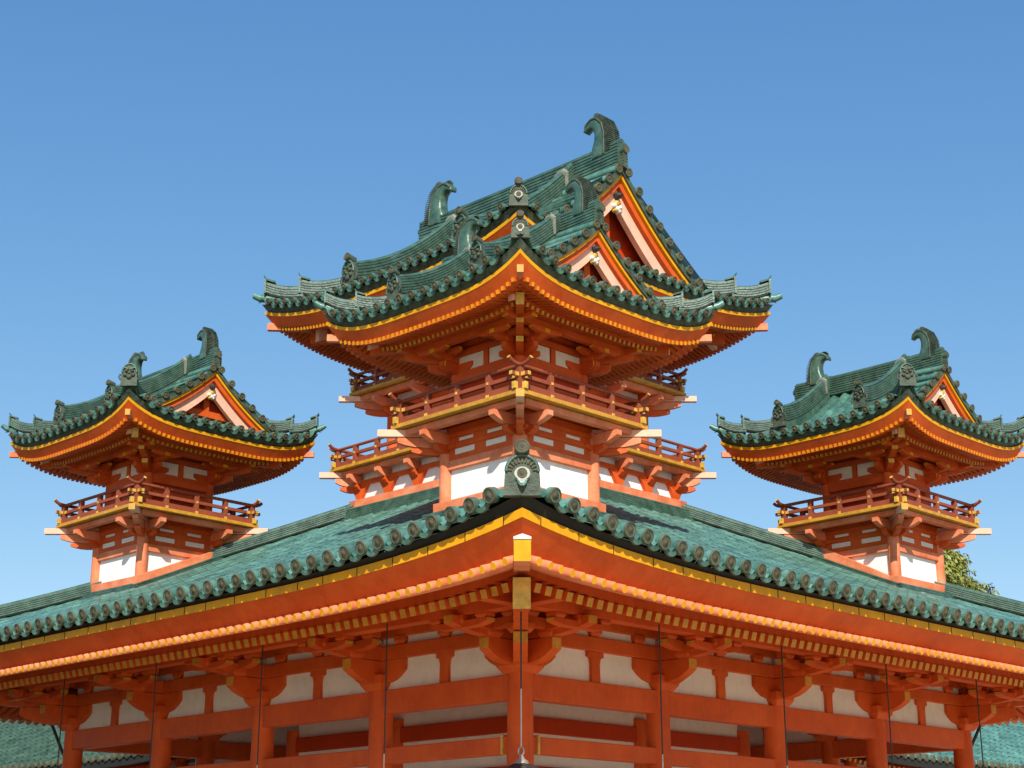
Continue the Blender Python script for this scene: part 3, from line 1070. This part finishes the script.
def under_eaves(parent, R, s, body, ztip, hstip, zwall):
    """two rows of rafters, soffit, hip rafters and brackets under a turret roof"""
    n = int(round(2 * hstip / .072))
    wr = .038
    mb = MB()
    R.rafters(mb, hstip, ztip, .26, .42 * s, wr, n, M['red'], M['yellow'])
    mb.build('outer_rafters', parent)
    mb = MB()
    h2 = hstip - .33 * s
    R.rafters(mb, h2, ztip + .005 * s, .30, h2 - body - .02, wr, int(n * h2 / hstip), M['red'], M['ochre'])
    mb.build('inner_rafters', parent)
    mb = MB()
    t_ = .03
    R.ring(mb, [(hstip - .06 * s, ztip + t_), (hstip - .06 * s, ztip + t_ + .008), (hstip - .4 * s, ztip + t_ + .11 * s), (hstip - .4 * s, ztip + t_ + .10 * s)], M['red'], 24)
    zi = ztip + .005 * s + t_
    R.ring(mb, [(h2 - .03 * s, zi), (h2 - .03 * s, zi + .01), (body - .02, zi + .01 + .30 * (h2 - body)), (body - .02, zi + .30 * (h2 - body))], M['red'], 24)
    R.ring(mb, [(h2 - .015 * s, zi - .01), (h2 - .015 * s, ztip + .12 * s), (h2 - .07 * s, ztip + .12 * s), (h2 - .07 * s, zi - .01)], M['red'], 24)
    mb.build('soffit', parent)
    for k in range(4):
        mb = MB()
        dd = Vector(rot(k, 1, -1)).to_3d()
        def hp(h, z): return Vector((dd.x * h, dd.y * h, z))
        U = R.U * (hstip / R.R) ** R.p
        mb.bar(hp(hstip + .06 * s, ztip + .01 * s + U), hp(hstip - .6 * s, ztip + .14 * s + U * .25), .065 * s, .08 * s, M['redpale'], M['ochre'] if k == 0 else M['redpale'])
        mb.bar(hp(h2 + .05 * s, ztip - .03 * s + U * .5), hp(body, ztip + .22 * (h2 - body) + .02), .085 * s, .13 * s, M['red'], M['brass'])
        mb.build('hip_rafter', parent, bevel=.004)
    # purlin ring
    po = body + (h2 - body) * .52
    zp = ztip + .30 * (h2 - po) - .055 * s
    for k in range(4):
        mb = MB()
        a = rot(k, -(po + .22 * s), -po); b = rot(k, po + .22 * s, -po)
        mb.bar((*a, zp + (k % 2) * .003), (*b, zp + (k % 2) * .003), .08 * s, .08 * s, M['red'], M['yellow'], M['yellow'])
        mb.build('purlin', parent, bevel=.004)
    # bracket sets at the corners
    ln = po - body + .06 * s
    for k in range(4):
        mb = MB()
        cx, cy = rot(k, body - .03 * s, -(body - .03 * s))
        for dx, dy in (rot(k, 0, -1), rot(k, 1, 0)):
            arm(mb, (cx, cy), dx, dy, ln * .62, zp - .27 * s, zp - .15 * s, .075 * s, M['red'], M['yellow'])
            arm(mb, (cx, cy), dx, dy, ln * 1.08, zp - .145 * s, zp - .045 * s, .072 * s, M['red'], M['yellow'])
            block(mb, (cx + dx * ln * .5, cy + dy * ln * .5, zp - .148 * s), .11 * s, .06 * s, M['red'])
            sx, sy = -abs(dy) * 1.0, 0
            for sg in (-1, 1):
                ix, iy = (-dy * sg, dx * sg)
                arm(mb, (cx + dx * .02, cy + dy * .02), ix, iy, .26 * s, zp - .265 * s, zp - .155 * s, .07 * s, M['red'], M['red'])
                arm(mb, (cx + dx * ln * .5, cy + dy * ln * .5), ix, iy, .22 * s, zp - .09 * s, zp - .02 * s, .06 * s, M['red'], M['yellow'])
                arm(mb, (cx + dx * ln, cy + dy * ln), ix, iy, .22 * s, zp - .1 * s, zp - .045 * s, .06 * s, M['red'], M['yellow'])
        dd = Vector(rot(k, 1, -1)).to_3d().normalized()
        arm(mb, (cx, cy), dd.x, dd.y, ln * .9, zp - .27 * s, zp - .145 * s, .08 * s, M['red'], M['brass'])
        arm(mb, (cx, cy), dd.x, dd.y, ln * 1.55, zp - .14 * s, zp - .03 * s, .08 * s, M['red'], M['brass'])
        mb.build('bracket', parent, bevel=.003)
    # upper wall: panels parted by struts, above and below beams
    for k in range(4):
        mb = MB()
        b_ = body - .02 * s
        for z, h, ww in ((zwall - .035 * s, .07 * s, .10 * s), (zwall + .215 * s, .07 * s, .09 * s), (zwall + .33 * s, .08 * s, .09 * s)):
            a = rot(k, -b_, -b_); b = rot(k, b_, -b_)
            mb.bar((*a, z + (k % 2) * .002), (*b, z + (k % 2) * .002), ww, h, M['red'])
        cx, cy = rot(k, 0, -b_)
        mb.box((cx, cy, zwall + .09 * s), (.07 * s, .09 * s, .18 * s), M['red'], k * PI / 2)
        mb.build('wall_beam', parent, bevel=.003)
        for sg in (-1, 1):
            mb = MB()
            cx, cy = rot(k, sg * b_ * .5, -(b_ + .012 * s))
            mb.box((cx, cy, zwall + .09 * s), (b_ - .09 * s, .03 * s, .17 * s), M['cream'], k * PI / 2)
            mb.build('wall_panel', parent)


def ground_courses(parent, R, cx, cy, w, s, k):
    """sill beams and flashing round the foot of a turret that sits on the hip; local frame, hip along (1,-1)"""
    def srf(x, y):
        return R.z(cx + x, cy + y) - 0
    sill = MB(); fl = MB()
    for q in range(4):
        n = 8
        pth = []; pf = []
        for i in range(n + 1):
            a = -1 + 2 * i / n
            x, y = rot(q, (w + .06 if q % 2 == 0 else w - .058) * a, -w)
            pth.append((x, y, srf(*rot(q, (w + .05) * a, -(w + .05)))))
            x, y = rot(q, (w + .15 if q % 2 == 0 else w + .04) * a, -(w + .10))
            pf.append((x, y, srf(x, y)))
        if q % 2:
            pth = [(x, y, z + .002) for x, y, z in pth]
        sill.sweep(pth, [(-.06, .03), (-.06, .20), (.06, .20), (.06, .03)], M['redpale'])
        for l in range(3):
            fl.sweep(pf, [(-.05 + l * .01, .02 + l * .03), (-.05 + l * .01, .042 + l * .03), (.06 - l * .012, .042 + l * .03), (.06 - l * .012, .02 + l * .03)], M['ridge'])
    return sill, fl


T = 3.549
TUR = Roof(1.585, 5.995, .20, .240, .275, 3.9, 17, gxe=1.20, gw=.95, rc=.24)


def make_turret():
    mb = MB()
    w = .56
    mb.box((0, 0, 4.275), (2 * w, 2 * w, 1.15), M['plaster'])
    o = mb.build('turret', root, (T, -T, EYE))
    # lower storey posts and beams
    for k in range(4):
        x, y = rot(k, w, -w)
        mb = MB()
        mb.lathe((x, y, 3.5), (0, 0, 1), [(.078, 0), (.078, 1.22), (.074, 1.3)], M['redpale'], 18)
        mb.build('corner_post', o)
    for k in range(4):
        mb = MB()
        e = (k % 2) * .002
        for z, h, ww, m in ((4.425, .10, .075, 'redpale'), (4.665, .375, .05, 'red')):
            a = rot(k, -w, -(w + .008)); b = rot(k, w, -(w + .008))
            mb.bar((*a, z + e), (*b, z + e), ww, h, M[m])
        for z, h, ww in ((4.635, .045, .075), (4.755, .05, .085)):
            a = rot(k, -w, -(w + .008)); b = rot(k, w, -(w + .008))
            mb.bar((*a, z + e), (*b, z + e), ww, h, M['red'])
        for sg in (-1, 1):
            for z, h, ln, c in ((4.566, .062, .30, .24), (4.695, .035, .22, .22)):
                cx, cy = rot(k, sg * c, -(w + .027))
                mb.box((cx, cy, z), (ln, .02, h), M['cream'], k * PI / 2)
        mb.build('wall_beam', o, bevel=.004)
    balcony(o, .997, 4.855, w, 1.0, (-.52, .55), (-.475, 0, .475))
    # upper storey
    mb = MB()
    mb.box((0, 0, 5.40), (.96, .96, 1.05), M['reddark'])
    mb.build('upper_wall', o)
    for k in range(4):
        x, y = rot(k, .49, -.49)
        mb = MB()
        mb.lathe((x, y, 4.88), (0, 0, 1), [(.062, 0), (.062, .85)], M['red'], 16)
        mb.build('corner_post', o)
        mb = MB()
        a = rot(k, -.48, -.50); b = rot(k, .48, -.50)
        for z in (5.02, 5.20, 5.385):
            mb.bar((*a, z + (k % 2) * .002), (*b, z + (k % 2) * .002), .07, .08, M['red'])
        mb.build('upper_beam', o, bevel=.003)
    hip_gable_roof(o, TUR, 1.0, '')
    under_eaves(o, TUR, 1.0, .50, 5.705, 1.455, 5.49)
    ridges(o, TUR, 1.0, 1.22, .64, -.68, 1.22, .95, 'face')
    return o


tur0 = make_turret()
turrets = [tur0]
for k, (sx, sy) in enumerate(((1, -1), (1, 1), (-1, 1), (-1, -1))):
    if k:
        o = tur0.copy(); col.objects.link(o)
        for ch in list(tur0.children):
            c = ch.copy(); col.objects.link(c); c.parent = o
        o.location = (sx * T, sy * T, EYE)
        turrets.append(o)
for o, lb in zip(turrets, ('nearest corner turret above the hip of the lower roof', 'corner turret at the right end', 'hidden far corner turret', 'corner turret at the left end')):
    o['label'] = lb
    o['group'] = 'four corner turrets'
def corner_ornament(o, R, s, crest):
    d = R.R - .05 * s
    m = demon_tile(.17 * s, .17 * s, True, True) if crest else demon_tile(.20 * s, .24 * s, False, False)
    return m.build('corner_ornament', o, (d, -d, R.z0 + R.H(R.R - d) + R.lift(d, d) + (-.03 if s > 1 else .02 if crest else .07) * s), PI / 4)
for i, o in enumerate(turrets):
    corner_ornament(o, TUR, 1.0, i == 0)
s0, f0 = ground_courses(None, LOW, T, -T, .60, 1.0, 0)
for k, o in enumerate(turrets):
    if k == 0:
        so = s0.build('sill', o, bevel=.004); fo = f0.build('flashing', o)
    else:
        a = so.copy(); b = fo.copy()
        for c in (a, b):
            col.objects.link(c); c.parent = o; c.rotation_euler = (0, 0, k * PI / 2)

# ---------------- main tower in the middle
MAIN = Roof(2.66, 7.88, .23, .163, .34, 3.0, 28, gxe=2.02, gw=1.62, rc=.24)
mb = MB()
mb.box((0, 0, 5.25), (3.16, 3.16, .9), M['plaster'])
main = mb.build('main_tower', root, C0)
main['label'] = 'tallest middle turret with two balconies'
w = 1.60
for k in range(4):
    mb = MB()
    e = (k % 2) * .002
    a = rot(k, -1.67, -w); b = rot(k, 1.67, -w)
    mb.bar((*a, 5.165 + e), (*b, 5.165 + e), .14, .13, M['redpale'])
    mb.build('sill', main, bevel=.004)
    mb = MB()
    a = rot(k, -1.6, -w); b = rot(k, 1.6, -w)
    mb.bar((*a, 5.47 + e), (*b, 5.47 + e), .07, .06, M['red'])
    for i in range(6):
        cx, cy = rot(k, -1.5 + .6 * i, -w)
        mb.box((cx, cy, 5.30), (.10, .07, .22), M['red'], k * PI / 2)
        mb.prism([(-.05, 5.24), (.05, 5.24), (.12, 5.36), (.18, 5.44), (-.18, 5.44), (-.12, 5.36)], (cx, cy, 0), Vector((*rot(k, 1, 0), 0)), (0, 0, 1), .068, M['red'])
    mb.build('wall_beam', main, bevel=.004)
    mb = MB()
    pf = []
    for l in range(6):
        hs = 1.735 - .006 * l
        a = rot(k, -hs - .02, -hs); b = rot(k, hs + .02, -hs)
        mb.bar((*a, 4.91 + l * .034 + e), (*b, 4.91 + l * .034 + e), .15 - .006 * l, .026, M['ridge'])
        mb.bar((*a, 4.927 + l * .034 + e), (*b, 4.927 + l * .034 + e), .12 - .006 * l, .012, M['mortar'])
    mb.build('flashing', main)
    for zz in ():
        pass
balcony(main, 1.868, 5.655, w - .02, 1.0, (-1.5, -.9, -.3, .3, .9, 1.5), (-1.4, -.94, -.47, 0, .47, .94, 1.4))
mb = MB()
mb.box((0, 0, 6.2), (2.5, 2.5, 1.15), M['plaster'])
mb.build('middle_wall', main)
for k in range(4):
    x, y = rot(k, 1.25, -1.25)
    mb = MB()
    mb.lathe((x, y, 5.68), (0, 0, 1), [(.085, 0), (.085, 2.3)], M['red'], 16)
    mb.build('corner_post', main)
    mb = MB()
    a = rot(k, -1.25, -1.255); b = rot(k, 1.25, -1.255)
    for z, h in ((5.75, .12), (6.30, .10), (6.46, .06), (6.60, .10)):
        mb.bar((*a, z + (k % 2) * .002), (*b, z + (k % 2) * .002), .09, h, M['red'])
    for xx in (-.8, 0, .8):
        cx, cy = rot(k, xx, -1.255)
        mb.box((cx, cy, 6.2), (.11, .085, .9), M['red'], k * PI / 2)
    mb.build('wall_beam', main, bevel=.004)
balcony(main, 1.70, 6.775, 1.25, 1.0, (-1.2, -.4, .4, 1.2), (-1.2, -.8, -.4, 0, .4, .8, 1.2))
mb = MB()
mb.box((0, 0, 7.4), (2.0, 2.0, 1.3), M['reddark'])
mb.build('upper_wall', main)
hip_gable_roof(main, MAIN, 1.15, '')
under_eaves(main, MAIN, 1.3, 1.05, 7.53, 2.475, 7.1)
ridges(main, MAIN, 1.45, 2.06, 1.15, -1.15, 2.05, 1.62, 'face')

# ------------------------------------------------------------------ hanging rods with lanterns
def lantern():
    r = empty('hanging_lantern')
    mb = MB()
    mb.tube([(0, 0, 2.62), (0, 0, 1.75)], .008, M['iron'], 6)
    mb.build('chain', r)
    mb = MB()
    mb.tube([(0, 0, 1.75), (0, 0, 1.24)], .007, M['zinc'], 6)
    mb.build('rod', r)
    mb = MB()
    mb.tube([(.035 * math.cos(a), 0, 1.205 + .035 * math.sin(a)) for a in [2 * PI * j / 16 for j in range(17)]], .008, M['zinc'], 6)
    mb.lathe((0, 0, 1.09), (0, 0, 1), [(.075, 0), (.06, .03), (.03, .05), (.018, .08)], M['zinc'], 20)
    mb.build('ring', r)
    mb = MB()
    mb.lathe((0, 0, .60), (0, 0, 1), [(.13, 0), (.135, .42), (.17, .44), (.15, .465), (.07, .50)], M['iron'], 6, False)
    mb.build('lantern_body', r)
    return r
lan0 = lantern()
spots = [(5.30, -5.30, 0)] + [(3.33 - 2.05 * i, -5.2, -1) for i in range(4)] + [(5.2, -3.24 + 2.05 * i, 1) for i in range(4)]
words = ['dark lantern cap with a ring, hung on a chain before the near corner column',
         'thin dark chain and rod hung left of the corner, before the first bay', 'thin dark chain and rod hung before the third column left of the corner',
         'thin dark chain and rod hung before the fourth column left of the corner', 'leftmost thin dark chain, hung by the far left end column',
         'thin dark chain and rod hung right of the corner, before the first bay', 'thin dark chain and rod hung before the third column right of the corner',
         'thin dark chain and rod hung before the fourth column right of the corner', 'rightmost thin dark chain, hung by the far right end column']
for i, (x, y, _) in enumerate(spots):
    o = lan0
    if i:
        o = lan0.copy(); col.objects.link(o)
        for ch in list(lan0.children):
            c = ch.copy(); col.objects.link(c); c.parent = o
    o.location = (x, y, EYE - (0 if i == 0 else .45))
    if i:
        for ch in o.children:
            if ch.name.startswith('chain'):
                ch.scale = (1, 1, 1); ch.location = (0, 0, 0)
    tag(o, words[i], 'lantern', 'lanterns hung along the eaves')
# longer chains: the eight lower lanterns hang further down
for o in [x for x in col.objects if x.name.startswith('hanging_lantern') and x is not lan0]:
    mb = MB()
    mb.tube([(0, 0, 3.02), (0, 0, 2.61)], .008, M['iron'], 6)
    mb.build('chain_top', o)

# ------------------------------------------------------------------ lower wings behind, left and right
def wing(flip, tile, label):
    r = empty('corridor_building', (0, 0, 0))
    tag(r, label, 'building', 'low corridor buildings behind the tower')
    def P(x, y, z):               # left wing runs along -X ; the right one is its mirror in the x = -y diagonal
        return (x, y, z) if not flip else (-y, -x, z)
    x0, x1, ye, yr = -7.2, -30.0, 2.0, 9.5
    ze, slope = 2.56, .46
    def lf(x): return .85 * max(0, 1 - (x0 - x) / 6.5) ** 2
    mb = MB()
    tau = .26
    n = int((x0 - x1) / tau)
    for i in range(n):
        u = x0 - tau * (i + .5)
        for q in range(26):
            s0, s1 = q * .29, min((q + 1) * .29, yr - ye)
            vs = []
            for ss, ad in ((s0, .012), (s1, 0)):
                for j in range(9):
                    a = PI * j / 8
                    c = -.5 * tau + tau * j / 8
                    h = .07 * max(0, math.cos((c / tau) * PI * 1.35)) 
                    vs.append(P(u + c, ye + ss, ze + slope * ss + h + ad + lf(min(u + c, x0)) * (1 - ss / 6)))
            fs = [(j, j + 1, 10 + j, 9 + j) for j in range(8)]
            mb.add(vs, fs, tile, True, random.random())
        mb.lathe(P(u, ye - .02, ze + .03 + lf(u)), P(0, -1, 0), [(.08, -.04), (.08, 0), (.06, .008), (.02, .012)], M['disc'], 10)
    mb.add([P(x0, yr, ze + slope * 7.5), P(x1, yr, ze + slope * 7.5), P(x1, yr + 4.5, ze - .1), P(x0, yr + 4.5, ze - .1)], [(0, 1, 2, 3)], tile)
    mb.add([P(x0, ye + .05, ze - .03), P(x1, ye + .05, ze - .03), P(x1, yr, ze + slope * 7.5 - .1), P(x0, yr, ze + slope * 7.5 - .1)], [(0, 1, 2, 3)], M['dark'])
    mb.build('roof', r, C0)
    mb = MB()
    mb.bar(P(x0, yr, ze + slope * 7.5 + .12), P(x1, yr, ze + slope * 7.5 + .12), .3, .3, M['ridge'])
    mb.build('roof_ridge', r, C0)
    mb = MB()
    pth = [P(x0 - q * .5, ye + .06, ze - .10 + lf(x0 - q * .5)) for q in range(38)]
    mb.sweep(pth, [(-.05, -.05), (-.05, .07), (.05, .07), (.05, -.05)], M['dark'])  # near-black colour stands in for shade below the wing's tiles
    mb.build('eave_board', r, C0)
    mb = MB()
    for i in range(110):
        x = x0 - .12 - .17 * i
        mb.bar(P(x, ye + .45, ze - .17 + lf(x)), P(x, ye + 1.3, ze + .1 + lf(x)), .07, .07, M['red'], M['ochre'] if flip else M['reddark'])
    mb.build('rafters', r, C0)
    mb = MB()
    c = P((x0 + x1) / 2, (ye + 1.2 + yr + 3.4) / 2, .45)
    sz = (x0 - x1 - .6, yr - ye + 2.2, 4.1)
    mb.box(c, sz if not flip else (sz[1], sz[0], sz[2]), M['cream'])
    mb.build('wall', r, C0)
    for i in range(8):
        mb = MB()
        p_ = P(x0 - .4 - 2.5 * i, ye + 1.15, 0)
        mb.lathe((p_[0], p_[1], -1.6), (0, 0, 1), [(.14, 0), (.14, 4.3)], M['red'], 16)
        mb.build('column', r, C0)
    for z in (2.3, 1.6, .6):
        mb = MB()
        mb.bar(P(x0 - .3, ye + 1.14, z), P(x1 + .3, ye + 1.14, z), .18, .2, M['red'])
        mb.build('beam', r, C0)
wing(False, M['wingtile'], 'low green roofed corridor beyond the left end of the tower')
wing(True, M['tile'], 'low green roofed corridor beyond the right end of the tower')

# leaning drain pipes at the two far ends of the facades
for i, (p0, p1, lb) in enumerate((((-5.2, -4.06, 2.40), (-4.97, -3.87, 1.78), 'thin dark pipe leaning under the eaves beyond the left end column'),
                                  ((4.08, 5.12, 2.42), (3.86, 4.94, 1.86), 'thin dark pipe leaning under the eaves beyond the right end column'))):
    r = MB()
    a = Vector(p0) + Vector((0, 0, EYE)); b = Vector(p1) + Vector((0, 0, EYE))
    r.tube([a, a * .5 + b * .5, b, (b.x, b.y, .0)], .022, M['iron'], 8)
    r.lathe((a.x, a.y, a.z - .02), (0, 0, 1), [(.025, 0), (.05, .08), (.05, .1)], M['iron'], 10)
    tag(r.build('drain_pipe'), lb, 'pipe')

# ------------------------------------------------------------------ tree behind the right turret
def tree(loc, top):
    r = empty('tree', loc)
    tag(r, 'leafy green tree rising behind the right turret', 'tree')
    rnd = random.Random(3)
    mb = MB()
    mb.tube([(0, 0, 0), (.05, .02, top * .3), (-.05, .05, top * .6), (0, 0, top * .92)], [.26, .2, .13, .03], M['bark'], 12)
    for i in range(16):
        a = rnd.uniform(0, 2 * PI); z = top * rnd.uniform(.35, .85)
        ln = (1.7 if z < top * .7 else 1.0) * rnd.uniform(.7, 1)
        mb.tube([(0, 0, z), (math.cos(a) * ln * .5, math.sin(a) * ln * .5, z + .35), (math.cos(a) * ln, math.sin(a) * ln, z + .8)], [.07, .045, .015], M['bark'], 7)
    mb.build('trunk', r)
    mb = MB()
    clumps = []
    for i in range(240):
        z = rnd.uniform(.4, 1.0)
        rad = 1.75 * (1 - max(0, (z - .55) / .45) ** 2) ** .5 * (0.55 + .45 * min(1, (z - .3) / .25))
        a = rnd.uniform(0, 2 * PI)
        q = rad * rnd.uniform(.45, 1.0) ** .6
        clumps.append((math.cos(a) * q, math.sin(a) * q, z * top, rnd.uniform(.22, .48), rnd.random()))
    for cx, cy, cz, cr, cv in clumps:
        for j in range(260):
            v = Vector((rnd.gauss(0, 1), rnd.gauss(0, 1), rnd.gauss(0, .8))).normalized() * cr * rnd.uniform(.5, 1.12)
            c = Vector((cx, cy, cz)) + v
            s_ = rnd.uniform(.028, .06)
            n_ = (v.normalized() + Vector((rnd.uniform(-.8, .8), rnd.uniform(-.8, .8), rnd.uniform(-.2, 1)))).normalized()
            e1 = n_.cross(Vector((rnd.random(), rnd.random(), rnd.random()))).normalized()
            e2 = n_.cross(e1)
            mb.add([c - e1 * s_ * 1.5, c + e2 * s_ * .6, c + e1 * s_ * 1.5, c - e2 * s_ * .6], [(0, 1, 2, 3)], M['leaf'], False, max(0, min(1, cv * .6 + rnd.random() * .4)))
    mb.build('crown', r)
tree((-13.5, 34.5, -.5), 10.0)
for o in col.objects:
    if o.name == 'tree':
        o.scale = (1.35, 1.35, 1.35)
corner_ornament(main, MAIN, 1.3, True)
